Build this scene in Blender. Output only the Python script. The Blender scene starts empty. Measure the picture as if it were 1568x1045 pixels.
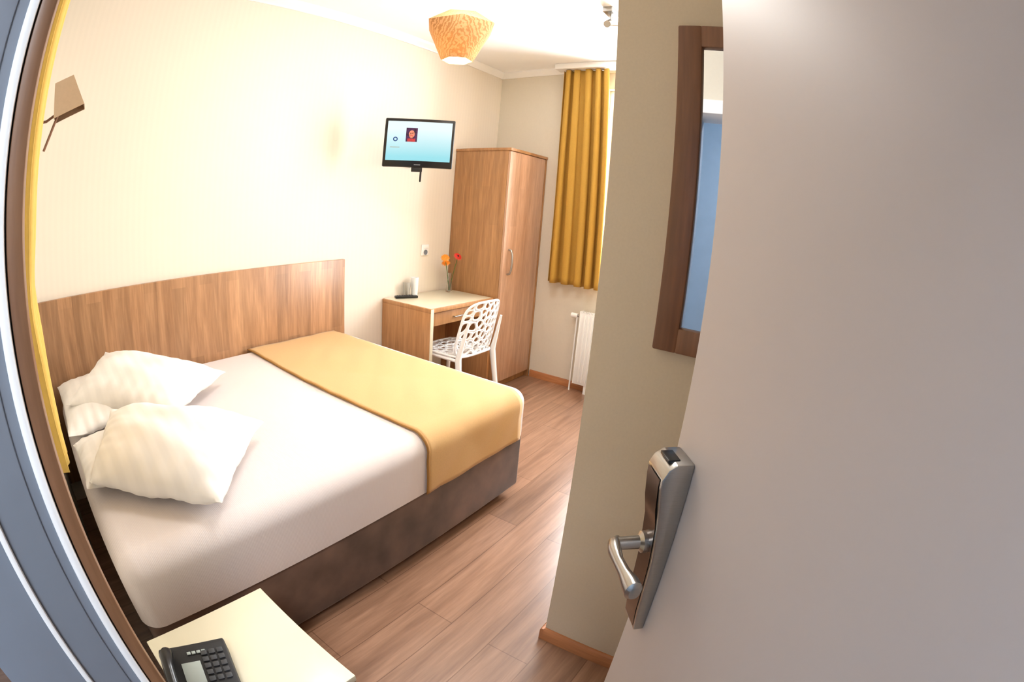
import bpy, bmesh, math, random
from mathutils import Matrix, Vector
random.seed(4)
sc=bpy.context.scene
try:
    sc.view_settings.view_transform='Standard'; sc.view_settings.look='None'
    sc.view_settings.exposure=0.0
except Exception: pass
L=3.712; HC=2.70
def lin(c):
    o=[]
    for v in c:
        v/=255.0
        o.append(v/12.92 if v<=.04045 else ((v+.055)/1.055)**2.4)
    return tuple(o)
# ---------------------------------------------------------------- materials
def newmat(n):
    m=bpy.data.materials.new(n);m.use_nodes=True
    nt=m.node_tree;return m,nt,nt.nodes['Principled BSDF']
def coords(nt,scale=(1,1,1),rot=(0,0,0)):
    tc=nt.nodes.new('ShaderNodeTexCoord');mp=nt.nodes.new('ShaderNodeMapping')
    mp.inputs['Scale'].default_value=scale;mp.inputs['Rotation'].default_value=rot
    nt.links.new(tc.outputs['Object'],mp.inputs['Vector']);return mp
def noise(nt,mp,s,detail=4,dist=0):
    n=nt.nodes.new('ShaderNodeTexNoise');n.inputs['Scale'].default_value=s
    n.inputs['Detail'].default_value=detail;n.inputs['Distortion'].default_value=dist
    nt.links.new(mp.outputs[0],n.inputs['Vector']);return n
def ramp(nt,fac,c1,c2,p1=.3,p2=.7):
    r=nt.nodes.new('ShaderNodeValToRGB');e=r.color_ramp.elements
    e[0].position=p1;e[0].color=(*c1,1);e[1].position=p2;e[1].color=(*c2,1)
    nt.links.new(fac,r.inputs[0]);return r
def bump(nt,b,h,s=.2,d=.01):
    bp=nt.nodes.new('ShaderNodeBump');bp.inputs['Strength'].default_value=s;bp.inputs['Distance'].default_value=d
    nt.links.new(h,bp.inputs['Height']);nt.links.new(bp.outputs[0],b.inputs['Normal'])
def mat(n,col,rough=.5,metal=0,var=.06,ns=8,bs=0,bd=.002,scale=(1,1,1),coat=0,spec=None,trans=0,sheen=0):
    m,nt,b=newmat(n);c=lin(col);mp=coords(nt,scale);nz=noise(nt,mp,ns)
    r=ramp(nt,nz.outputs[0],tuple(v*(1-var) for v in c),tuple(min(1,v*(1+var)) for v in c))
    nt.links.new(r.outputs[0],b.inputs['Base Color'])
    b.inputs['Roughness'].default_value=rough;b.inputs['Metallic'].default_value=metal
    b.inputs['Coat Weight'].default_value=coat
    if spec is not None:b.inputs['Specular IOR Level'].default_value=spec
    b.inputs['Transmission Weight'].default_value=trans
    if sheen:b.inputs['Sheen Weight'].default_value=sheen
    if bs:bump(nt,b,nz.outputs[0],bs,bd)
    return m
def emis(n,col,s):
    m,nt,b=newmat(n);mp=coords(nt);nz=noise(nt,mp,3);c=lin(col)
    r=ramp(nt,nz.outputs[0],tuple(v*.97 for v in c),c)
    nt.links.new(r.outputs[0],b.inputs['Base Color']);nt.links.new(r.outputs[0],b.inputs['Emission Color'])
    b.inputs['Emission Strength'].default_value=s;return m
def wood(n,ca,cb,grain='z',stave=None,rough=.45,coat=0.0,g2=.7,mort=(.62,.58,.54)):
    m,nt,b=newmat(n)
    sc3={'z':(14,14,1.1),'x':(1.1,14,14),'y':(14,1.1,14)}[grain]
    mp=coords(nt,sc3);n1=noise(nt,mp,1.6,8,.6);n2=noise(nt,mp,7,6,.2)
    r=ramp(nt,n1.outputs[0],lin(ca),lin(cb),.3,.72)
    r2=ramp(nt,n2.outputs[0],(.8,.78,.75),(1.05,1.05,1.05),.35,.65)
    mx=nt.nodes.new('ShaderNodeMix');mx.data_type='RGBA';mx.blend_type='MULTIPLY';mx.inputs[0].default_value=g2
    nt.links.new(r.outputs[0],mx.inputs[6]);nt.links.new(r2.outputs[0],mx.inputs[7])
    out=mx.outputs[2]
    if stave:
        tc=nt.nodes.new('ShaderNodeTexCoord');sp=nt.nodes.new('ShaderNodeSeparateXYZ');cb_=nt.nodes.new('ShaderNodeCombineXYZ')
        nt.links.new(tc.outputs['Object'],sp.inputs[0])
        ad=nt.nodes.new('ShaderNodeMath');ad.operation='ADD'
        if grain=='z':
            nt.links.new(sp.outputs[2],cb_.inputs[0]);nt.links.new(sp.outputs[0],ad.inputs[0]);nt.links.new(sp.outputs[1],ad.inputs[1]);nt.links.new(ad.outputs[0],cb_.inputs[1])
        elif grain=='x':
            nt.links.new(sp.outputs[0],cb_.inputs[0]);nt.links.new(sp.outputs[1],cb_.inputs[1])
        else:
            nt.links.new(sp.outputs[1],cb_.inputs[0]);nt.links.new(sp.outputs[0],cb_.inputs[1])
        br=nt.nodes.new('ShaderNodeTexBrick');br.offset=.37;br.offset_frequency=2
        br.inputs['Scale'].default_value=1;br.inputs['Brick Width'].default_value=stave[0];br.inputs['Row Height'].default_value=stave[1]
        br.inputs['Mortar Size'].default_value=stave[2];br.inputs['Mortar Smooth'].default_value=.3
        br.inputs['Color1'].default_value=(*[stave[3]]*3,1);br.inputs['Color2'].default_value=(1.08,1.08,1.08,1);br.inputs['Mortar'].default_value=(*mort,1)
        nt.links.new(cb_.outputs[0],br.inputs['Vector'])
        m2=nt.nodes.new('ShaderNodeMix');m2.data_type='RGBA';m2.blend_type='MULTIPLY';m2.inputs[0].default_value=1
        nt.links.new(out,m2.inputs[6]);nt.links.new(br.outputs[0],m2.inputs[7]);out=m2.outputs[2]
    nt.links.new(out,b.inputs['Base Color']);b.inputs['Roughness'].default_value=rough
    b.inputs['Coat Weight'].default_value=coat;b.inputs['Coat Roughness'].default_value=.25
    bump(nt,b,n2.outputs[0],.06,.002);return m
def striped(n,col,axis,freq,depth=.04,rough=.85,bs=.25,sheen=0,bd=.002,cvar=.97):
    m,nt,b=newmat(n);c=lin(col)
    w=nt.nodes.new('ShaderNodeTexWave');w.bands_direction=axis;w.inputs['Scale'].default_value=freq
    w.inputs['Distortion'].default_value=depth*10;w.inputs['Detail'].default_value=2
    mp=coords(nt);nt.links.new(mp.outputs[0],w.inputs['Vector'])
    r=ramp(nt,w.outputs[1],tuple(v*cvar for v in c),c,.2,.8)
    nt.links.new(r.outputs[0],b.inputs['Base Color']);b.inputs['Roughness'].default_value=rough
    if sheen:b.inputs['Sheen Weight'].default_value=sheen
    bump(nt,b,w.outputs[1],bs,bd);return m
M_wall=striped('wallpaper_cream',(236,226,211),'X',9,.05,.85,.02,0,.001,.985)
M_wallf=mat('wall_cream_shaded',(224,216,200),.85,var=.012,ns=60,bs=.05,bd=.001)  # darker copy of the cream wall, backlit shade put into the colour
M_part=mat('wall_partition_shaded',(210,194,168),.85,var=.02,ns=140,bs=.12,bd=.001)  # same wallpaper in less light: the shade is put into this colour
M_ceil=mat('ceiling_white',(252,252,252),.9,var=.01)
M_trim=mat('trim_white',(248,247,245),.5,var=.01)
M_floor=wood('laminate_floor',(134,98,76),(174,134,108),'x',(1.1,.165,.002,.78),.30,.3,.6,(.55,.5,.46))
M_base=wood('baseboard_wood',(176,112,70),(194,132,88),'y',None,.4)
M_panel=wood('oak_panel',(156,114,80),(196,150,110),'z',(.62,.085,0,.82),.42,.12)
M_ward=wood('oak_wardrobe',(160,114,72),(188,140,94),'z',(.8,.09,0,.92),.42,.12)
M_wardd=wood('oak_wardrobe_door',(186,144,114),(208,166,136),'z',(.8,.09,0,.92),.36,.25)
M_desk=wood('oak_desk',(176,126,80),(202,152,104),'z',None,.42,.1)
M_cream=mat('cream_laminate',(222,214,188),.28,var=.015,coat=.25)
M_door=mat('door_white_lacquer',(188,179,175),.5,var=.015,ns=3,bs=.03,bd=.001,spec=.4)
M_metal=mat('brushed_nickel',(176,174,170),.28,1,var=.05,ns=60,scale=(1,1,12))
M_metdk=mat('lock_dark_face',(98,80,68),.25,.7,var=.08)
M_black=mat('black_plastic',(16,16,18),.3,var=.1)
M_blackm=mat('black_matte',(30,30,32),.6,var=.1)
M_white=mat('white_plastic',(246,246,245),.35,var=.01)
M_sheet=striped('bed_linen',(224,214,211),'X',60,.02,.9,.3,.1,.001,.975)
M_pil=striped('pillow_satin_stripe',(240,235,229),'X',6,.02,.75,.35,.1,.002,.945)
M_run=mat('runner_gold_fabric',(206,166,110),.85,var=.04,ns=220,bs=.12,bd=.001,sheen=.15)
M_hem=mat('runner_hem',(158,114,56),.85)
M_leather=mat('brown_suede',(96,75,64),.55,var=.55,ns=5,bs=.3,bd=.003,sheen=.1)
M_curt=mat('curtain_mustard',(188,144,58),.85,var=.04,ns=120,bs=.06,bd=.001)
M_curt2=mat('curtain_yellow',(212,176,88),.85,var=.04,ns=60,bs=.06,bd=.001)
M_dkwood=wood('dark_wood_frame',(120,82,56),(152,110,76),'z',None,.45,.1)
M_mfr=wood('walnut_mirror_frame',(104,66,42),(138,92,60),'z',None,.45,.1)
M_mirror=mat('mirror_glass',(235,238,240),.02,1,var=.0)
M_blue=mat('corridor_blue_wall',(180,196,210),.8,var=.03)
M_jamb=mat('jamb_grey_blue',(124,130,140),.5,var=.04)
M_glassm=mat('clear_glass',(245,248,250),.03,0,var=.0,trans=1)
M_cup=mat('cup_white',(244,246,248),.3,var=.01)
M_gap=mat('dark_gap',(30,22,18),.8)
M_red=mat('petal_red',(216,42,30),.6,var=.1,ns=40)
M_or=mat('petal_orange',(240,140,24),.6,var=.1,ns=40)
M_green=mat('stem_green',(70,110,50),.6,var=.1,ns=30)
M_key=mat('phone_keys',(60,62,66),.45,var=.05)
M_lcd=mat('phone_lcd',(170,180,176),.2,var=.04)
M_skin=mat('picture_portrait',(226,150,132),.5,var=.3,ns=60)
M_print=mat('picture_print',(70,30,90),.5,var=.9,ns=60)
M_bulb=emis('bulb_glow',(255,248,236),80)
def pane_mat():
    m,nt,b=newmat('window_pane');nz=noise(nt,coords(nt),2)
    r=ramp(nt,nz.outputs[0],(.96,.97,.98),(1,1,1));tr=nt.nodes.new('ShaderNodeBsdfTransparent');nt.links.new(r.outputs[0],tr.inputs[0])
    gl=nt.nodes.new('ShaderNodeBsdfGlossy');gl.inputs['Roughness'].default_value=.02
    mx=nt.nodes.new('ShaderNodeMixShader');mx.inputs[0].default_value=.06
    nt.links.new(tr.outputs[0],mx.inputs[1]);nt.links.new(gl.outputs[0],mx.inputs[2]);nt.links.new(mx.outputs[0],nt.nodes['Material Output'].inputs[0]);return m
M_pane=pane_mat()
def shade_mat():
    m,nt,b=newmat('lampshade_fabric')
    w=nt.nodes.new('ShaderNodeTexWave');w.bands_direction='DIAGONAL';w.inputs['Scale'].default_value=38;w.inputs['Distortion'].default_value=9;w.inputs['Detail'].default_value=4
    mp=coords(nt);nt.links.new(mp.outputs[0],w.inputs['Vector'])
    r=ramp(nt,w.outputs[1],lin((192,152,104)),lin((226,194,148)),.2,.8)
    tr=nt.nodes.new('ShaderNodeBsdfTranslucent');mx=nt.nodes.new('ShaderNodeMixShader');mx.inputs[0].default_value=.34
    nt.links.new(r.outputs[0],tr.inputs[0]);nt.links.new(r.outputs[0],b.inputs['Base Color'])
    b.inputs['Roughness'].default_value=.9
    out=nt.nodes['Material Output'];nt.links.new(b.outputs[0],mx.inputs[1]);nt.links.new(tr.outputs[0],mx.inputs[2]);nt.links.new(mx.outputs[0],out.inputs[0]);return m
M_shade=shade_mat()
M_shade2=mat('sconce_shade',(196,172,146),.9,var=.03,ns=60)
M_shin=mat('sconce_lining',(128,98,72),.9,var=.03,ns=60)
def screen_mat():
    m,nt,b=newmat('tv_screen')
    tc=nt.nodes.new('ShaderNodeTexCoord');sp=nt.nodes.new('ShaderNodeSeparateXYZ');nt.links.new(tc.outputs['Generated'],sp.inputs[0])
    r=ramp(nt,sp.outputs[2],lin((150,222,232)),lin((232,250,252)),.1,.8)
    b.inputs['Base Color'].default_value=(0.02,.02,.02,1)
    nt.links.new(r.outputs[0],b.inputs['Emission Color']);b.inputs['Emission Strength'].default_value=1.05
    b.inputs['Roughness'].default_value=.2;return m
M_screen=screen_mat()
# ---------------------------------------------------------------- mesh builder
class Ob:
    def __init__(s,name,M=None):
        s.name=name;s.bm=bmesh.new();s.mats=[];s.M=M or Matrix()
    def mi(s,m):
        if m not in s.mats:s.mats.append(m)
        return s.mats.index(m)
    def take(s,t,m,smooth=False,M=None):
        i=s.mi(m)
        for f in t.faces:f.material_index=i;f.smooth=smooth
        if M is not None:t.transform(M)
        t.transform(s.M)
        me=bpy.data.meshes.new('t');t.to_mesh(me);t.free();s.bm.from_mesh(me);bpy.data.meshes.remove(me)
    def box(s,a,b,m,bev=0,M=None,seg=2):
        t=bmesh.new();bmesh.ops.create_cube(t,size=1)
        c=[(a[i]+b[i])/2 for i in range(3)];d=[abs(b[i]-a[i]) for i in range(3)]
        for v in t.verts:v.co=Vector((c[0]+v.co.x*d[0],c[1]+v.co.y*d[1],c[2]+v.co.z*d[2]))
        if bev:bmesh.ops.bevel(t,geom=list(t.edges),offset=bev,segments=seg,profile=.5,affect='EDGES')
        s.take(t,m,bev>0 and seg>2,M)
    def lathe(s,prof,m,c=(0,0,0),seg=32,M=None,smooth=True):
        t=bmesh.new();rings=[]
        for r,z in prof:
            if r<1e-5:rings.append([t.verts.new((0,0,z))])
            else:rings.append([t.verts.new((r*math.cos(2*math.pi*k/seg),r*math.sin(2*math.pi*k/seg),z)) for k in range(seg)])
        for A,B in zip(rings,rings[1:]):
            for k in range(seg):
                k2=(k+1)%seg
                try:
                    if len(A)==1 and len(B)==1:continue
                    if len(A)==1:t.faces.new((A[0],B[k],B[k2]))
                    elif len(B)==1:t.faces.new((A[k],A[k2],B[0]))
                    else:t.faces.new((A[k],A[k2],B[k2],B[k]))
                except ValueError:pass
        MM=Matrix.Translation(c)
        s.take(t,m,smooth,(M@MM) if M is not None else MM)
    def sweep(s,pts,r,m,seg=12,M=None,flat=1.0):
        pts=[Vector(p) for p in pts];n=len(pts)
        rs=r if isinstance(r,(list,tuple)) else [r]*n
        t=bmesh.new();rings=[];up=None
        for i,p in enumerate(pts):
            d=(pts[min(i+1,n-1)]-pts[max(i-1,0)]).normalized()
            if up is None:
                up=Vector((0,0,1)) if abs(d.z)<.9 else Vector((1,0,0))
            x=d.cross(up).normalized();up=x.cross(d).normalized()
            rings.append([t.verts.new(p+(x*math.cos(a)*flat+up*math.sin(a))*rs[i]) for a in [2*math.pi*k/seg for k in range(seg)]])
        for A,B in zip(rings,rings[1:]):
            for k in range(seg):t.faces.new((A[k],A[(k+1)%seg],B[(k+1)%seg],B[k]))
        t.faces.new(rings[0][::-1]);t.faces.new(rings[-1])
        s.take(t,m,True,M)
    def sheet(s,f,nu,nv,m,M=None,smooth=True):
        t=bmesh.new();g=[[t.verts.new(f(i/nu,j/nv)) for j in range(nv+1)] for i in range(nu+1)]
        for i in range(nu):
            for j in range(nv):t.faces.new((g[i][j],g[i+1][j],g[i+1][j+1],g[i][j+1]))
        s.take(t,m,smooth,M)
    def prism(s,poly,axis,a,b,m,M=None,smooth=False,bev=0):
        t=bmesh.new()
        def mk(p,h):
            return {'x':(h,p[0],p[1]),'y':(p[0],h,p[1]),'z':(p[0],p[1],h)}[axis]
        A=[t.verts.new(mk(p,a)) for p in poly];B=[t.verts.new(mk(p,b)) for p in poly]
        n=len(poly);t.faces.new(A[::-1]);t.faces.new(B)
        for k in range(n):t.faces.new((A[k],A[(k+1)%n],B[(k+1)%n],B[k]))
        bmesh.ops.recalc_face_normals(t,faces=t.faces)
        if bev:bmesh.ops.bevel(t,geom=list(t.edges),offset=bev,segments=2,profile=.5,affect='EDGES')
        s.take(t,m,smooth,M)
    def done(s,parent=None,solid=0,sub=0,off=0,sharp=40):
        bmesh.ops.recalc_face_normals(s.bm,faces=s.bm.faces) if not solid else None
        me=bpy.data.meshes.new(s.name);s.bm.to_mesh(me);s.bm.free()
        for m in s.mats:me.materials.append(m)
        try:me.set_sharp_from_angle(angle=math.radians(sharp))
        except Exception:pass
        o=bpy.data.objects.new(s.name,me);bpy.context.collection.objects.link(o)
        if solid:
            md=o.modifiers.new('solid','SOLIDIFY');md.thickness=solid;md.offset=off
        if sub:
            md=o.modifiers.new('sub','SUBSURF');md.levels=sub;md.render_levels=sub
        if parent:o.parent=parent
        return o
# ---------------------------------------------------------------- room shell
XQ,YQ=1.249,-2.121
o=Ob('floor');o.box((-1.7,-3.8,-.1),(L+.2,.15,0),M_floor);o.done()
o=Ob('ceiling');o.box((-1.7,-3.8,HC),(L+.2,.15,HC+.1),M_ceil);o.done()
o=Ob('wall_left');o.box((-.1,0,0),(L+.15,.12,HC),M_wall);o.done()
o=Ob('wall_far')
wy0,wy1,wz0,wz1=-2.05,-1.03,.93,2.50
o.box((L,-2.3,0),(L+.15,0,wz0),M_wallf);o.box((L,-2.3,wz1),(L+.15,0,HC),M_wallf)
o.box((L,wy1,wz0),(L+.15,0,wz1),M_wallf);o.box((L,-2.3,wz0),(L+.15,wy0,wz1),M_wallf);o.done()
o=Ob('window_1')
for a,b in (((wy0+.06,wz0+.001),(wy1-.06,wz0+.06)),((wy0+.06,wz1-.06),(wy1-.06,wz1-.001)),((wy0+.001,wz0+.001),(wy0+.06,wz1-.001)),((wy1-.06,wz0+.001),(wy1-.001,wz1-.001)),((-1.57,wz0+.06),(-1.52,wz1-.06))):
    o.box((L+.06,a[0],a[1]),(L+.11,b[0],b[1]),M_trim,.003)
o.box((L+.083,wy0+.05,wz0+.05),(L+.087,wy1-.05,wz1-.05),M_pane)
o.box((L-.02,wy0+.001,wz0-.02),(L+.06,wy1-.001,wz0+.001),M_trim,.004)
o.done()
o=Ob('wall_partition');o.box((XQ,-3.45,0),(L+.15,YQ,HC),M_part);o.done()
o=Ob('wall_entry')
o.box((-.10,-2.02,0),(.05,.12,HC),M_wallf);o.box((-.10,-3.02,2.03),(.05,-2.02,HC),M_wallf);o.box((-.10,-3.45,0),(.05,-3.02,HC),M_wallf);o.done()
o=Ob('wall_back');o.box((-.1,-3.57,0),(XQ+.1,-3.45,HC),M_wallf);o.done()
o=Ob('wall_corridor')
o.box((-1.6,-3.8,0),(-1.5,-.9,HC),M_blue);o.box((-1.5,-3.8,0),(-.1,-3.7,HC),M_blue);o.box((-1.5,-1.0,0),(-.1,-.9,HC),M_blue);o.box((-.12,-3.8,0),(-.10,-3.06,HC),M_blue);o.box((-.12,-2.0,0),(-.1,-.9,HC),M_blue);o.box((-.12,-3.06,2.09),(-.1,-2.0,HC),M_blue);o.done()
# cornice
prof=[(0,2.645),(-.012,2.645),(-.016,2.66),(-.035,2.675),(-.045,2.69),(-.045,HC),(0,HC)]
o=Ob('trim_1');o.prism([(p[0],p[1]) for p in prof],'x',.05,L,M_trim);o.done()
o=Ob('trim_2');o.prism([(L+p[0],p[1]) for p in prof],'y',YQ,0,M_trim);o.done()
bp=[(0,0),(-.014,0),(-.014,.052),(-.008,.06),(0,.06)]
o=Ob('baseboard_far');o.prism([(L+p[0],p[1]) for p in bp],'y',YQ,-.54,M_base);o.done()
o=Ob('baseboard_partition');o.prism([(XQ+p[0],p[1]) for p in bp],'y',-3.45,YQ,M_base);o.prism([(YQ-p[0],p[1]) for p in bp],'x',XQ-.014,L,M_base);o.done()
o=Ob('baseboard_left');o.prism([(p[0],p[1]) for p in bp],'x',2.09,2.45,M_base);o.done()
# door frame (left jamb)
e=Ob('trim_3')
JY=-2.06
e.box((.083,JY,0),(.1040,-2.0,2.06),M_dkwood,.002)
e.box((.0810,JY+.006,0),(.083,-2.02,2.06),M_gap)
e.box((.068,JY-.006,0),(.0810,-2.02,2.05),M_trim,.003)
e.box((.052,JY+.004,0),(.068,-2.02,2.05),M_jamb)
e.box((-.14,JY,0),(.052,-2.02,2.05),M_jamb,.002)
e.box((-.015,JY-.008,0),(-.005,JY,2.03),M_trim,.003)
e.box((-.14,-3.06,2.0),(.064,JY,2.07),M_trim,.004)
e.box((.064,-3.06,2.0),(.085,JY,2.07),M_trim,.004)
e.box((-.14,-3.06,0),(.03,-3.02,2.05),M_jamb,.003)
e.done()
# ---------------------------------------------------------------- open door + lock
Hx,Hy=.07,-3.0;ex,ey=.784,.621
MD=Matrix(((ex,-ey,0,Hx),(ey,ex,0,Hy),(0,0,1,0),(0,0,0,1)))
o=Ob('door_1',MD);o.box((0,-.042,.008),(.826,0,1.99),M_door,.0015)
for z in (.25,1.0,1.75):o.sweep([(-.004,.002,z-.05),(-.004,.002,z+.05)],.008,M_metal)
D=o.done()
o=Ob('lock_plate',MD)
pr=[(0,.858),(.016,.858),(.020,.90),(.024,1.0),(.030,1.06),(.037,1.10),(.041,1.125),(.041,1.138),(.035,1.151),(.024,1.158),(.0,1.158)]
t0,t1=.766,.818
o.prism(pr,'x',t0,t1,M_metal,bev=.0025)
def front(u,v):
    k=v*6;i=min(5,int(k));f=k-i
    P=[(.0165,.864),(.0205,.90),(.0245,1.0),(.0305,1.06),(.0372,1.09),(.0414,1.124),(.0417,1.136)]
    p=P[i][0]*(1-f)+P[i+1][0]*f;z=P[i][1]*(1-f)+P[i+1][1]*f
    return (t0+.005+u*(t1-t0-.010),p+.0006,z)
o.sheet(front,2,12,M_metdk)
o.box((t0+.012,.016,1.1555),(t1-.012,.033,1.1595),M_black,.001)
zc=1.02
o.lathe([(0,.0),(.016,.0),(.016,.010),(.010,.014),(.0095,.05)],M_metal,M=Matrix.Translation((.795,.024,zc))@Matrix.Rotation(-math.pi/2,4,'X'))
o.sweep([(.803,.066,zc),(.795,.073,zc),(.780,.076,zc),(.76,.076,zc-.002),(.735,.074,zc-.003),(.715,.072,zc-.004),(.703,.071,zc-.005),(.698,.071,zc-.005)],[.008,.0115,.012,.0095,.0105,.015,.0155,.010],M_metal,18,None,.75)
o.sweep([(.795,.052,zc),(.795,.072,zc)],.0095,M_metal,16)
o.done(parent=D)
# ---------------------------------------------------------------- mirror
def yb(o,y0,y1,z0,z1,m,x0,x1,bev):o.box((x0,y0,z0),(x1,y1,z1),m,bev)
o=Ob('wall_mirror')
my0,my1,mz0,mz1=-2.80,-2.288,1.143,1.935;fw=.060
yb(o,my1-fw,my1,mz0,mz1,M_mfr,XQ-.028,XQ,.005);yb(o,my0,my0+fw,mz0,mz1,M_mfr,XQ-.028,XQ,.005)
yb(o,my0+fw-.004,my1-fw+.004,mz0,mz0+fw,M_mfr,XQ-.0275,XQ,.005);yb(o,my0+fw-.004,my1-fw+.004,mz1-fw,mz1,M_mfr,XQ-.0275,XQ,.005)
yb(o,my0+fw-.01,my1-fw+.01,mz0+fw-.01,mz1-fw+.01,M_mirror,XQ-.014,XQ-.004,0)
o.done()
# ---------------------------------------------------------------- wall panel
o=Ob('headboard_panel');o.box((.052,-.028,.12),(2.088,-.001,1.061),M_panel,.003);o.done()
# ---------------------------------------------------------------- bed
BX0,BX1,BY0,BY1=.125,2.066,-1.495,-.032;ZB=.596;ZM=.355
o=Ob('bed')
o.box((BX0+.01,BY0+.012,.055),(BX1-.018,BY1-.005,.352),M_leather,.018,seg=3)
t=bmesh.new();bmesh.ops.create_cube(t,size=1)
c=((BX0+BX1)/2,(BY0+BY1)/2,(ZB+ZM)/2);d=(BX1-BX0,BY1-BY0,ZB-ZM)
for v in t.verts:v.co=Vector((c[i]+v.co[i]*d[i] for i in range(3)))
ed=[x for x in t.edges if not(x.verts[0].co.z<ZM+.01 and x.verts[1].co.z<ZM+.01)]
bmesh.ops.bevel(t,geom=ed,offset=.07,segments=8,profile=.5,affect='EDGES')
o.take(t,M_sheet,True)
for x in (.25,1.1,1.93):
    for y in (BY0+.13,BY1-.12):
        o.lathe([(0,0),(.024,0),(.028,.03),(.03,.06),(0,.06)],M_black,(x,y,0),16)
o.done(sharp=50)
R=.07;off=.005
def prof_r(v):
    top=(BY1-.01)-(BY0+R);arc=math.pi/2*R;side=ZB-R-ZM+.002;T=top+arc+side;s=v*T
    if s<top:return (BY1-.01-s,ZB+off)
    s-=top
    if s<arc:
        a=s/R;return (BY0+R-math.sin(a)*(R+off),ZB-R+math.cos(a)*(R+off))
    s-=arc;return (BY0-off,ZB-R-s)
rx0,rx1=1.325,1.985
def runner(u,v):
    y,z=prof_r(v);x=rx0+u*(rx1-rx0)+.006*math.sin(9*v+1)*(1-u)
    w=.0022*(math.sin(31*v+5*u)+math.sin(13*u+17*v))
    if v<.86:return (x,y,z+abs(w))
    return (x,y-abs(w)*1.5,z)
o=Ob('bed_runner');o.sheet(runner,24,90,M_run)
o.sheet(lambda u,v:tuple(Vector(runner(u*.022,v))+Vector((-.001,-.0012,.0012))),1,90,M_hem)
o.done(solid=.004,off=0)
# ---------------------------------------------------------------- pillows (four corners + stuffing)
def pillow(name,P,t,seed=0):
    P=[Vector(p) for p in P]
    N=((P[1]-P[0]).cross(P[3]-P[0])).normalized()
    if N.z<0:N=-N
    rnd=random.Random(seed);ph=[rnd.uniform(0,6) for _ in range(8)]
    o=Ob(name);cen=sum(P,Vector())/4
    for sg in (1,-1):
        def f(u,v,sg=sg):
            a=2*u-1;b=2*v-1
            p=(P[0]*(1-u)+P[1]*u)*(1-v)+(P[3]*(1-u)+P[2]*u)*v
            pin=.05*((1-b*b)*abs(a)**4+(1-a*a)*abs(b)**4)
            p=p+(cen-p)*pin
            ka=max(0,1-abs(a)**2.6);kb=max(0,1-abs(b)**2.6);k=ka*kb
            z=sg*t/2*k**.55
            z+=sg*(.006*math.sin(6*a+ph[0]+3*b)+.004*math.sin(9*b-4*a+ph[1]))*k
            e=max(abs(a),abs(b))
            z+=.006*math.sin(8*(a+b)+ph[2])*e**4
            z+=sg*.0045*math.sin(30*a+ph[3]+2*b)*abs(b)**4*k**.35+sg*.0045*math.sin(28*b+ph[4]-2*a)*abs(a)**4*k**.35
            z-=sg*.010*math.exp(-((abs(a)-abs(b))/.08)**2)*e**3*k**.5*(.5+.5*math.sin(ph[5]+a*2))
            return p+N*z+Vector((0,0,.022*k))
        o.sheet(f,64,64,M_pil)
    bmesh.ops.remove_doubles(o.bm,verts=o.bm.verts,dist=.0004)
    return o.done(sharp=80)
pillow('pillow',[(.335,-.75,.725),(.87,-1.11,.680),(.505,-1.480,.662),(.150,-1.13,.672)],.19,1)
pillow('pillow',[(.43,-.165,.795),(.99,-.50,.665),(.60,-.86,.690),(.15,-.50,.70)],.16,2)
pillow('pillow',[(.125,-.055,.655),(.60,-.055,.655),(.60,-.72,.655),(.125,-.72,.655)],.11,3)
pillow('pillow',[(.135,-.76,.645),(.50,-.76,.645),(.50,-1.13,.645),(.135,-1.13,.645)],.08,4)
# ---------------------------------------------------------------- nightstand
o=Ob('nightstand')
nx0,nx1,ny0,ny1,nz=.055,.497,-1.985,-1.622,.46
NY0=-2.018
o.box((.106,NY0,nz-.024),(nx1,ny1,nz),M_cream,.003)
o.box((.108,NY0+.003,nz-.036),(nx1-.002,ny1-.003,nz-.023),M_dkwood,.002)
o.box((.11,NY0+.01,.06),(.128,ny1-.01,nz-.034),M_desk,.002);o.box((.11,NY0+.01,.0),(nx1-.012,NY0+.028,nz-.034),M_desk,.002)
o.box((.11,ny1-.028,.0),(nx1-.012,ny1-.01,nz-.034),M_desk,.002)
o.box((.11,NY0+.02,.05),(nx1-.02,ny1-.02,.068),M_desk,.002)
o.box((nx1-.03,NY0+.03,.25),(nx1-.012,ny1-.03,nz-.04),M_desk,.002)
o.sweep([(nx1-.01,-1.87,.34),(nx1+.008,-1.865,.34),(nx1+.008,-1.775,.34),(nx1-.01,-1.77,.34)],.005,M_metal)
o.done()
# phone
MP=Matrix.Translation((.180,-1.835,nz))@Matrix.Rotation(math.radians(-17),4,'Z')
o=Ob('desk_telephone',MP)
o.prism([(-.10,0.001),(.10,0.001),(.10,.052),(.085,.058),(-.10,.022)],'x',-.088,.092,M_blackm,bev=.005)
sl=math.atan2(.036,.185)
MS=Matrix.Translation((0,-.10,.0225))@Matrix.Rotation(sl,4,'X')
for i in range(3):
    for j in range(5):
        o.box((.024+i*.021,.085+j*.018,.0),(.040+i*.021,.098+j*.018,.005),M_key,.0015,MS)
for i in range(4):o.box((-.012+i*.013,.165,0),(-.002+i*.013,.173,.004),M_lcd,.001,MS)
o.box((-.035,.085,-.001),(.016,.145,.003),M_lcd,.001,MS)
for j in range(3):o.box((-.03+j*.03,.03,0),(-.01+j*.03,.06,.004),M_key,.001,MS)
o.sweep([(-.062,.012,.012),(-.062,.03,.030),(-.062,.06,.036),(-.062,.12,.036),(-.062,.155,.030),(-.062,.175,.012)],[.016,.018,.013,.013,.018,.016],M_black,14,MS)
o.done()
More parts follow.
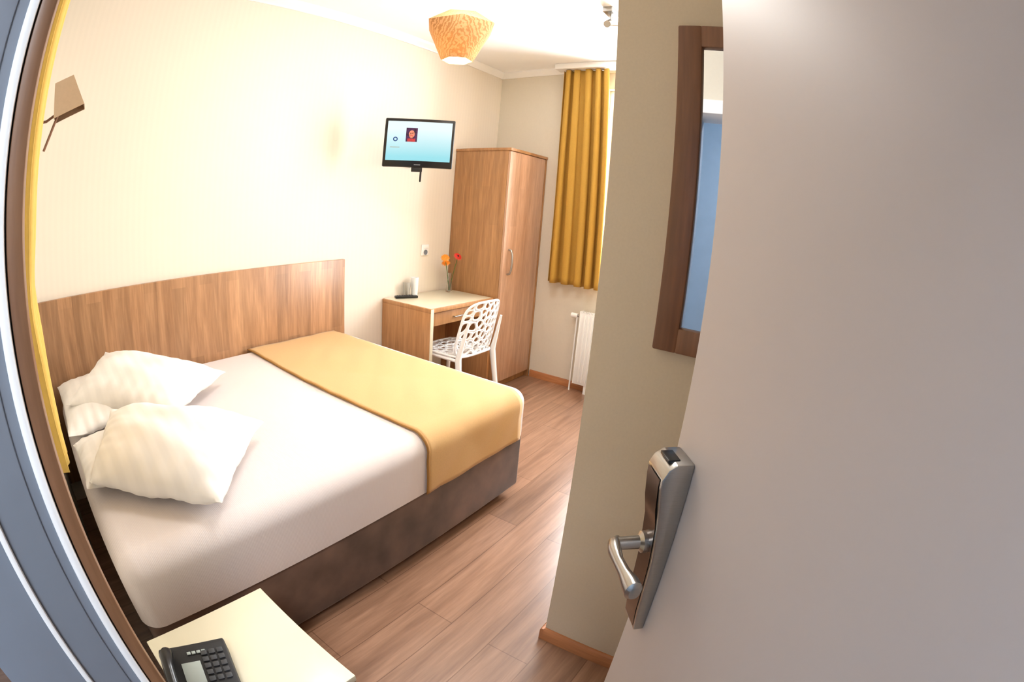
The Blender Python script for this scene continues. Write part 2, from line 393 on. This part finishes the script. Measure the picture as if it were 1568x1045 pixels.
# ---------------------------------------------------------------- curtains
def curtain(name,x,y0,y1,z0,z1,n,amp,m,flare=.0,pinch=None,lap=.14):
    o=Ob(name)
    def f(u,v):
        z=z1+(z0-z1)*v
        a=amp*(.70+.40*v)*(1+.25*math.sin(9*u+1))
        yy=y0+(y1-y0)*u
        yy+=flare*v*u
        ph=2*math.pi*n*(u+.03*math.sin(7*u))
        p2=ph+.5*math.sin(2.6*v+4*u)
        xx=x+a*math.sin(p2)+.14*a*math.sin(1.7*ph+1+v)
        yy+=lap*abs(y1-y0)/n*math.sin(2*p2)
        if pinch:
            k=math.exp(-((z-pinch)/.10)**2);xx=xx-(xx-(x-amp))*.45*k
        return (xx,yy,z)
    o.sheet(f,n*28,40,m);return o.done(solid=.003,off=0)
curtain('curtain',L-.100,-.680,-1.080,.875,2.645,5,.038,M_curt,-.075,None,.13)
curtain('curtain',L-.100,-1.86,-2.05,.875,2.645,3,.036,M_curt,0,None,.13)
curtain('curtain',.090,-.92,-1.36,.83,2.69,5,.013,M_curt2,0,1.25,.05)
o=Ob('curtain_rail');o.box((L-.155,-2.10,2.650),(L-.050,-.62,2.699),M_trim,.004);o.done()
# ---------------------------------------------------------------- wardrobe
o=Ob('wardrobe')
wx0,wx1,wd,wz=3.166,L-.004,.53,1.903
o.box((wx0,-wd+.02,.0),(wx0+.02,-.003,wz-.022),M_ward,.001)
o.box((wx1-.022,-wd,.0),(wx1,-.003,wz-.022),M_ward,.001)
o.box((wx0-.006,-wd-.006,wz-.022),(wx1,-.003,wz),M_ward,.002)
o.box((wx0+.02,-.02,.05),(wx1-.02,-.005,wz-.022),M_ward)
o.box((wx0+.02,-wd+.03,.06),(wx1-.02,-.02,.08),M_ward);o.box((wx0+.02,-wd+.04,0),(wx1-.02,-wd+.06,.06),M_ward)
o.box((wx0+.001,-wd,.065),(wx1-.028,-wd+.019,wz-.026),M_wardd,.002)
hx=3.240
o.sweep([(hx,-wd,.935),(hx,-wd-.022,.94),(hx,-wd-.034,.97),(hx,-wd-.038,1.03),(hx,-wd-.034,1.09),(hx,-wd-.022,1.12),(hx,-wd,1.125)],.008,M_metal)
o.done()
# ---------------------------------------------------------------- desk
o=Ob('desk')
dx0,dx1,dd,dz=2.453,3.158,.482,.752
o.box((dx0,-dd,dz-.028),(dx1,-.003,dz),M_desk,.002)
o.box((dx0+.012,-dd+.012,dz-.002),(dx1-.012,-.01,dz+.0015),M_cream,.0005)
o.box((dx0,-dd+.002,0),(dx0+.028,-.004,dz-.028),M_desk,.001)
o.box((dx0+.001,-dd-.001,0),(dx0+.03,-dd+.006,dz-.001),M_cream,.001)
o.box((dx1-.028,-dd+.002,0),(dx1,-.004,dz-.028),M_desk,.001)
o.box((dx0+.028,-dd+.03,dz-.13),(dx1-.028,-dd+.048,dz-.04),M_desk,.001)
o.box((dx0+.04,-.04,.35),(dx1-.03,-.02,dz-.03),M_desk)
o.sweep([(2.72,-dd+.03,.665),(2.72,-dd+.012,.665),(2.86,-dd+.012,.665),(2.86,-dd+.03,.665)],.005,M_metal)
o.done()
# ---------------------------------------------------------------- chair (perforated shell)
def voronoi(n,seed):
    rnd=random.Random(seed);S=[]
    while len(S)<n:
        p=(rnd.random(),rnd.random())
        if all((p[0]-q[0])**2+(p[1]-q[1])**2>(.62/math.sqrt(n))**2 for q in S):S.append(p)
    out=[]
    base=[]
    for k in range(40):
        a=2*math.pi*k/40;c_,s_=math.cos(a),math.sin(a);p=5.0
        rr=(abs(c_)**p+abs(s_)**p)**(-1/p);base.append((.5+.5*rr*c_,.5+.5*rr*s_))
    for i,a in enumerate(S):
        poly=base[:]
        for j,b in enumerate(S):
            if i==j:continue
            mx,my=(a[0]+b[0])/2,(a[1]+b[1])/2;nx_,ny_=b[0]-a[0],b[1]-a[1]
            new=[]
            for k in range(len(poly)):
                p,q=poly[k],poly[(k+1)%len(poly)]
                dp=(p[0]-mx)*nx_+(p[1]-my)*ny_;dq=(q[0]-mx)*nx_+(q[1]-my)*ny_
                if dp<=0:new.append(p)
                if (dp<0)!=(dq<0):
                    f=dp/(dp-dq);new.append((p[0]+f*(q[0]-p[0]),p[1]+f*(q[1]-p[1])))
            poly=new
            if len(poly)<3:break
        if len(poly)>=3:out.append(poly)
    return out
def resamp(poly,n):
    P=poly+[poly[0]];ls=[math.dist(P[i],P[i+1]) for i in range(len(poly))];T=sum(ls);r=[];i=0;acc=0
    for k in range(n):
        s=T*k/n
        while acc+ls[i]<s and i<len(ls)-1:acc+=ls[i];i+=1
        f=(s-acc)/max(ls[i],1e-9);r.append((P[i][0]+f*(P[i+1][0]-P[i][0]),P[i][1]+f*(P[i+1][1]-P[i][1])))
    return r
def perf(o,fn,n,seed,m,shr=.76):
    t=bmesh.new()
    for poly in voronoi(n,seed):
        A=resamp(poly,28);B=A[:]
        for _ in range(7):B=[((B[k-1][0]+2*B[k][0]+B[(k+1)%28][0])/4,(B[k-1][1]+2*B[k][1]+B[(k+1)%28][1])/4) for k in range(28)]
        cx=sum(p[0] for p in B)/28;cy=sum(p[1] for p in B)/28
        B=[(cx+(p[0]-cx)*shr,cy+(p[1]-cy)*shr) for p in B]
        a=[t.verts.new(fn(*p)) for p in A];b=[t.verts.new(fn(*p)) for p in B]
        for k in range(28):t.faces.new((a[k],a[(k+1)%28],b[(k+1)%28],b[k]))
    o.take(t,m,True)
CH=Matrix.Translation((2.715,-.475,0))
ce=bpy.data.objects.new('perforated_chair',None);bpy.context.collection.objects.link(ce)
def fback(u,v):
    w=.41-.04*v;a=2*u-1
    return (a*w/2,-.205-.085*v+.05*a*a,.445+.38*v-.015*a*a*v)
def fseat(u,v):
    a=2*u-1;b=2*v-1
    return (a*(.205-.012*(1-v)),b*.215,.452-.016*(1-a*a)*(1-b*b)-.02*max(0,b)**3)
o=Ob('back_shell',CH);perf(o,fback,52,3,M_white,.70);o.done(parent=ce,solid=.008,off=0)
o=Ob('seat_shell',CH);perf(o,fseat,52,9,M_white,.70);o.done(parent=ce,solid=.008,off=0)
o=Ob('frame',CH)
def rim(fn,n=64):
    r=[]
    for k in range(n+1):
        a=2*math.pi*k/n;c_,s_=math.cos(a),math.sin(a);rr=(abs(c_)**5+abs(s_)**5)**(-.2);r.append(fn(.5+.5*rr*c_,.5+.5*rr*s_))
    return r
o.sweep(rim(fback),.008,M_white,8);o.sweep(rim(fseat),.008,M_white,8)
for sx in (-1,1):
    o.sweep([(sx*.19,.19,.44),(sx*.205,.215,.22),(sx*.215,.225,0)],[.018,.015,.011],M_white,10)
    o.sweep([(sx*.18,-.262,.70),(sx*.19,-.215,.5),(sx*.192,-.20,.44),(sx*.205,-.23,.22),(sx*.215,-.27,0)],[.008,.016,.022,.018,.012],M_white,10)
    o.sweep([(sx*.195,-.2,.43),(sx*.195,.2,.43)],.012,M_white,8)
o.done(parent=ce)
# ---------------------------------------------------------------- TV
MT=Matrix.Translation((2.355,-.375,1.828))@Matrix.Rotation(math.radians(-45),4,'Z')
te=bpy.data.objects.new('wall_mounted_tv',None);bpy.context.collection.objects.link(te)
o=Ob('casing',MT);w,h=.445,.320
o.box((-w/2,-.006,-h/2),(w/2,.03,h/2),M_black,.008,seg=3);o.box((-w/2+.05,.028,-h/2+.04),(w/2-.05,.06,h/2-.05),M_blackm,.01)
o.box((-.02,-.0075,-h/2+.014),(.02,-.005,-h/2+.020),M_metal)
o.box((-.035,.0,-h/2-.028),(.035,.02,-h/2+.002),M_blackm,.003)
o.done(parent=te)
o=Ob('screen',MT);o.sheet(lambda u,v:(-w/2+.018+u*(w-.036),-.0075,-h/2+.042+v*(h-.062)),1,1,M_screen);o.done(parent=te)
o=Ob('screen_picture',MT)
o.sheet(lambda u,v:(-.085+u*.072,-.0085,.005+v*.092),1,1,M_print)
MF_=Matrix.Translation((-.049,-.0087,.055))@Matrix.Rotation(math.pi/2,4,'X')
o.lathe([(0,0),(.019,0),(.022,.001),(0,.001)],M_skin,M=MF_@Matrix.Diagonal((.85,1.15,1,1)))
o.box((-.074,-.0092,.006),(-.024,-.0086,.026),mat('portrait_shirt',(196,60,70),.5,var=.2,ns=80))
o.box((-.058,-.0102,.058),(-.053,-.0098,.062),M_black);o.box((-.046,-.0102,.058),(-.041,-.0098,.062),M_black);o.box((-.056,-.0102,.044),(-.042,-.0098,.047),M_red)
o.lathe([(.008,0),(.015,0),(.015,.001),(.008,.001)],mat('logo_blue',(30,80,160),.5),M=Matrix.Translation((-.15,-.0075,.02))@Matrix.Rotation(math.pi/2,4,'X'))
o.box((-.18,-.009,-.035),(-.12,-.008,-.031),M_lcd)
o.done(parent=te)
o=Ob('bracket_arm')
o.box((2.60,-.012,1.70),(2.66,-.002,1.90),M_blackm,.002)
o.sweep([(2.63,-.01,1.80),(2.60,-.16,1.78),(2.42,-.31,1.78)],.014,M_blackm,10)
o.sweep([(2.44,-.33,1.68),(2.47,-.30,1.64),(2.46,-.31,1.60),(2.49,-.28,1.61),(2.48,-.29,1.66)],.006,M_blackm,8)
o.sweep([(2.43,-.34,1.69),(2.44,-.33,1.62),(2.47,-.30,1.585),(2.45,-.32,1.63)],.006,M_blackm,8)
o.done(parent=te)
# ---------------------------------------------------------------- pendant lamp
pc=(1.95,-.985)
pe=bpy.data.objects.new('pendant_lamp',None);bpy.context.collection.objects.link(pe)
o=Ob('shade',Matrix.Translation((pc[0],pc[1],0))@Matrix.Rotation(math.radians(12),4,'Z'))
t=bmesh.new();N=6
def ring(r,z,ph):return [t.verts.new((r*math.cos(2*math.pi*(k+ph)/N),r*math.sin(2*math.pi*(k+ph)/N),z)) for k in range(N)]
A=ring(.120,2.440,0);B_=ring(.185,2.385,.5);C_=ring(.078,2.185,0)
for k in range(N):
    k2=(k+1)%N
    t.faces.new((A[k],A[k2],B_[k]));t.faces.new((B_[k],A[k2],B_[k2]))
    t.faces.new((B_[k],B_[k2],C_[k2]));t.faces.new((B_[k],C_[k2],C_[k]))
o.take(t,M_shade,False);o.done(parent=pe,solid=.002,off=0)
o=Ob('bulb');o.lathe([(0,2.205),(.025,2.212),(.040,2.232),(.042,2.255),(.030,2.285),(.015,2.31),(.013,2.33)],M_bulb,(pc[0],pc[1],0),24);o.done(parent=pe)
o=Ob('cord');o.sweep([(pc[0],pc[1],2.33),(pc[0],pc[1],2.38)],.02,M_white,12);o.sweep([(pc[0],pc[1],2.38),(pc[0],pc[1],2.69)],.003,M_white,8)
o.lathe([(0,2.67),(.03,2.675),(.045,2.69),(.045,2.6995),(0,2.6995)],M_white,(pc[0],pc[1],0))
for k in range(3):
    a=k*2*math.pi/3;o.sweep([(pc[0],pc[1],2.38),(pc[0]+.112*math.cos(a),pc[1]+.112*math.sin(a),2.432)],.002,M_metal,6)
o.done(parent=pe)
# ceiling spot
o=Ob('ceiling_spotlight')
o.box((2.57,-1.53,2.665),(2.69,-1.47,2.6995),M_metal,.004)
o.sweep([(2.62,-1.50,2.67),(2.62,-1.50,2.63)],.006,M_metal)
o.lathe([(0,-.05),(.022,-.05),(.028,-.02),(.034,.04),(.03,.04),(0,.02)],M_metal,M=Matrix.Translation((2.62,-1.50,2.60))@Matrix.Rotation(math.radians(65),4,'Y'))
o.done()
# ---------------------------------------------------------------- sconce (bent arm + square fabric shade)
o=Ob('wall_sconce')
sy=-.52
o.box((.051,sy-.03,1.76),(.062,sy+.03,1.86),M_metal,.003)
o.sweep([(.06,sy,1.81),(.115,sy,1.815),(.165,sy,1.845),(.185,sy,1.87)],.006,M_mfr,8)
o.sweep([(.118,sy,1.70),(.140,sy,1.76),(.168,sy,1.845)],.006,M_mfr,8)
o.lathe([(0,-.012),(.009,-.009),(.012,0),(.009,.009),(0,.012)],M_mfr,(.166,sy,1.845),12)
MSc=Matrix.Translation((.196,sy,1.905))@Matrix.Rotation(math.radians(-20),4,'Y')@Matrix.Rotation(math.radians(38),4,'Z')
o.lathe([(.098,-.070),(.060,.072)],M_shade2,M=MSc,seg=4,smooth=False)
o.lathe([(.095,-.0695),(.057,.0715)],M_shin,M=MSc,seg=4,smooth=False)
o.sweep([(0,0,-.04),(0,0,.03)],.013,M_white,12,MSc)
o.done()
# ---------------------------------------------------------------- radiator
o=Ob('radiator')
ry0,ry1,rz0,rz1=-1.66,-1.0,.075,.675;rx=L-.10
o.box((rx+.012,ry0,rz0),(rx+.02,ry1,rz1),M_white,.002);o.box((rx+.055,ry0,rz0),(rx+.063,ry1,rz1),M_white,.002)
n=int((ry1-ry0)/.033)
for k in range(n):
    y=ry0+.012+k*.033;o.box((rx+.004,y,rz0+.02),(rx+.016,y+.020,rz1-.02),M_white,.005)
for k in range(30):
    y=ry0+.01+k*.0217;o.box((rx+.012,y,rz1-.004),(rx+.06,y+.010,rz1+.004),M_white)
o.box((rx+.006,ry1-.004,rz0),(rx+.066,ry1+.002,rz1+.006),M_white,.002);o.box((rx+.006,ry0-.002,rz0),(rx+.066,ry0+.004,rz1+.006),M_white,.002)
o.sweep([(rx+.035,ry1,rz1-.04),(rx+.035,ry1+.05,rz1-.04)],.010,M_metal);o.sweep([(rx+.035,ry1+.03,rz1-.04),(rx+.035,ry1+.085,rz1-.04)],[.017,.020],M_white,16)
o.sweep([(rx+.035,ry1+.035,rz1-.04),(rx+.035,ry1+.035,.0)],.007,M_white)
for y in (ry0+.1,ry1-.1):o.box((rx+.05,y-.015,rz1-.15),(L-.001,y+.015,rz1-.08),M_white)
for y in (ry0+.1,ry1-.1):o.box((rx+.05,y-.015,rz0+.05),(L-.001,y+.015,rz0+.1),M_white)
o.box((rx+.02,ry0+.1,0),(rx+.05,ry0+.13,rz0+.01),M_white);o.box((rx+.02,ry1-.13,0),(rx+.05,ry1-.1,rz0+.01),M_white)
o.done()
# ---------------------------------------------------------------- small things
o=Ob('wall_socket');o.box((2.835,-.011,1.04),(2.915,-.0005,1.125),M_white,.004)
o.lathe([(.0,.0),(.018,.0),(.020,.003),(.020,.004)],M_jamb,M=Matrix.Translation((2.875,-.0115,1.065))@Matrix.Rotation(math.pi/2,4,'X'),seg=20)
o.box((2.848,-.014,1.095),(2.902,-.010,1.118),M_white,.002);o.done()
o=Ob('remote_control',Matrix.Translation((2.60,-.10,.7538))@Matrix.Rotation(math.radians(-28),4,'Z'))
o.box((-.085,-.022,0),(.085,.022,.018),M_black,.006,seg=3)
for i in range(7):
    for j in range(3):o.box((-.07+i*.018,-.014+j*.011,.017),(-.060+i*.018,-.008+j*.011,.020),M_key)
o.done()
def cup(name,c,m,h=.10,r=.03):
    o=Ob(name);o.lathe([(0,0),(r*.75,0),(r,h),(r-.002,h),(r*.72,.004),(0,.004)],m,c,28);return o.done()
cup('drinking_cup',(2.725,-.06,.754),M_cup,.135,.030)
cup('drinking_cup',(2.655,-.045,.754),M_glassm,.10,.03)
o=Ob('flower_vase')
vc=(3.06,-.115,.754)
o.lathe([(0,0),(.026,0),(.028,.01),(.022,.06),(.013,.11),(.017,.15),(.015,.15),(.011,.11),(.019,.06),(.024,.012),(0,.008)],M_glassm,vc,24)
def flower(base,tip,m,tilt):
    b=Vector(base);tpt=Vector(tip);mid=(b+tpt)/2+Vector((.0,0,.01))
    o.sweep([b,mid,tpt],.0025,M_green,8)
    MF=Matrix.Translation(tpt)@Matrix.Rotation(tilt[0],4,'X')@Matrix.Rotation(tilt[1],4,'Y')
    for k in range(16):
        a=k*2*math.pi/16
        MP_=MF@Matrix.Rotation(a,4,'Z')
        o.sheet(lambda u,v:(.006+.032*u,(v-.5)*.012*math.sin(math.pi*min(1,u*.9+.1)),.004-.010*u*u),4,2,m,MP_)
    o.lathe([(0,.008),(.007,.006),(.009,.0),(0,-.004)],M_gap if m is M_red else M_or,M=MF,seg=12)
flower((3.06,-.115,.765),(2.975,-.13,1.03),M_or,(.7,-.6));flower((3.06,-.115,.765),(3.085,-.165,1.04),M_red,(.8,-.2))
flower((3.06,-.115,.765),(3.02,-.10,.985),M_or,(.3,-.5))
o.done()
# ---------------------------------------------------------------- lights
def area(name,loc,rot,sx,sy,p,col):
    l=bpy.data.lights.new(name,'AREA');l.shape='RECTANGLE';l.size=sx;l.size_y=sy;l.energy=p;l.color=col
    o=bpy.data.objects.new(name,l);bpy.context.collection.objects.link(o);o.location=loc;o.rotation_euler=rot;return o
area('window_daylight',(L+.30,-1.56,1.75),(0,math.radians(90),0),1.5,.95,185,(.95,.975,1))
area('ceiling_fill_light',(1.60,-1.50,2.66),(0,0,0),.5,.5,19,(1,.975,.94))  # added fill light above the view, brightens the room
area('corridor_lamp_light',(-.55,-3.1,2.6),(0,math.radians(-12),0),.5,.5,48,(.92,.95,1.0))
o=Ob('ceiling_fill_housing');o.box((1.33,-1.77,2.67),(1.87,-1.23,2.6995),M_trim,.004);o.done()  # invented housing for the added fill light, out of view
w=bpy.data.worlds.new('world');sc.world=w;w.use_nodes=True
nt=w.node_tree;bg=nt.nodes['Background']
sky=nt.nodes.new('ShaderNodeTexSky');sky.sky_type='HOSEK_WILKIE';sky.turbidity=4;sky.sun_direction=(-.2,.5,.8)
mx=nt.nodes.new('ShaderNodeMix');mx.data_type='RGBA';mx.inputs[0].default_value=.8;mx.inputs[7].default_value=(1,1,1,1)
nt.links.new(sky.outputs[0],mx.inputs[6]);nt.links.new(mx.outputs[2],bg.inputs[0]);bg.inputs[1].default_value=3.5
# ---------------------------------------------------------------- camera (fisheye lens, equisolid)
az,pi_,ro,f=.5634,.2662,.0813,754.03
C=(.1272,-2.5910,1.4296)
F=Vector((math.cos(pi_)*math.cos(az),math.cos(pi_)*math.sin(az),-math.sin(pi_)))
r0=Vector((math.sin(az),-math.cos(az),0));u0=r0.cross(F)
r_=math.cos(ro)*r0+math.sin(ro)*u0;u_=-math.sin(ro)*r0+math.cos(ro)*u0
cam=bpy.data.cameras.new('camera');co=bpy.data.objects.new('camera',cam);bpy.context.collection.objects.link(co)
co.matrix_world=Matrix(((r_.x,u_.x,-F.x,C[0]),(r_.y,u_.y,-F.y,C[1]),(r_.z,u_.z,-F.z,C[2]),(0,0,0,1)))
cam.type='PANO';cam.clip_start=.01;cam.lens=18
cam.sensor_fit='HORIZONTAL';cam.sensor_width=10.5*1568/f;cam.sensor_height=cam.sensor_width/1.5
try:
    cam.cycles.panorama_type='FISHEYE_EQUISOLID';cam.cycles.fisheye_lens=10.5;cam.cycles.fisheye_fov=math.pi
except Exception:pass
sc.camera=co
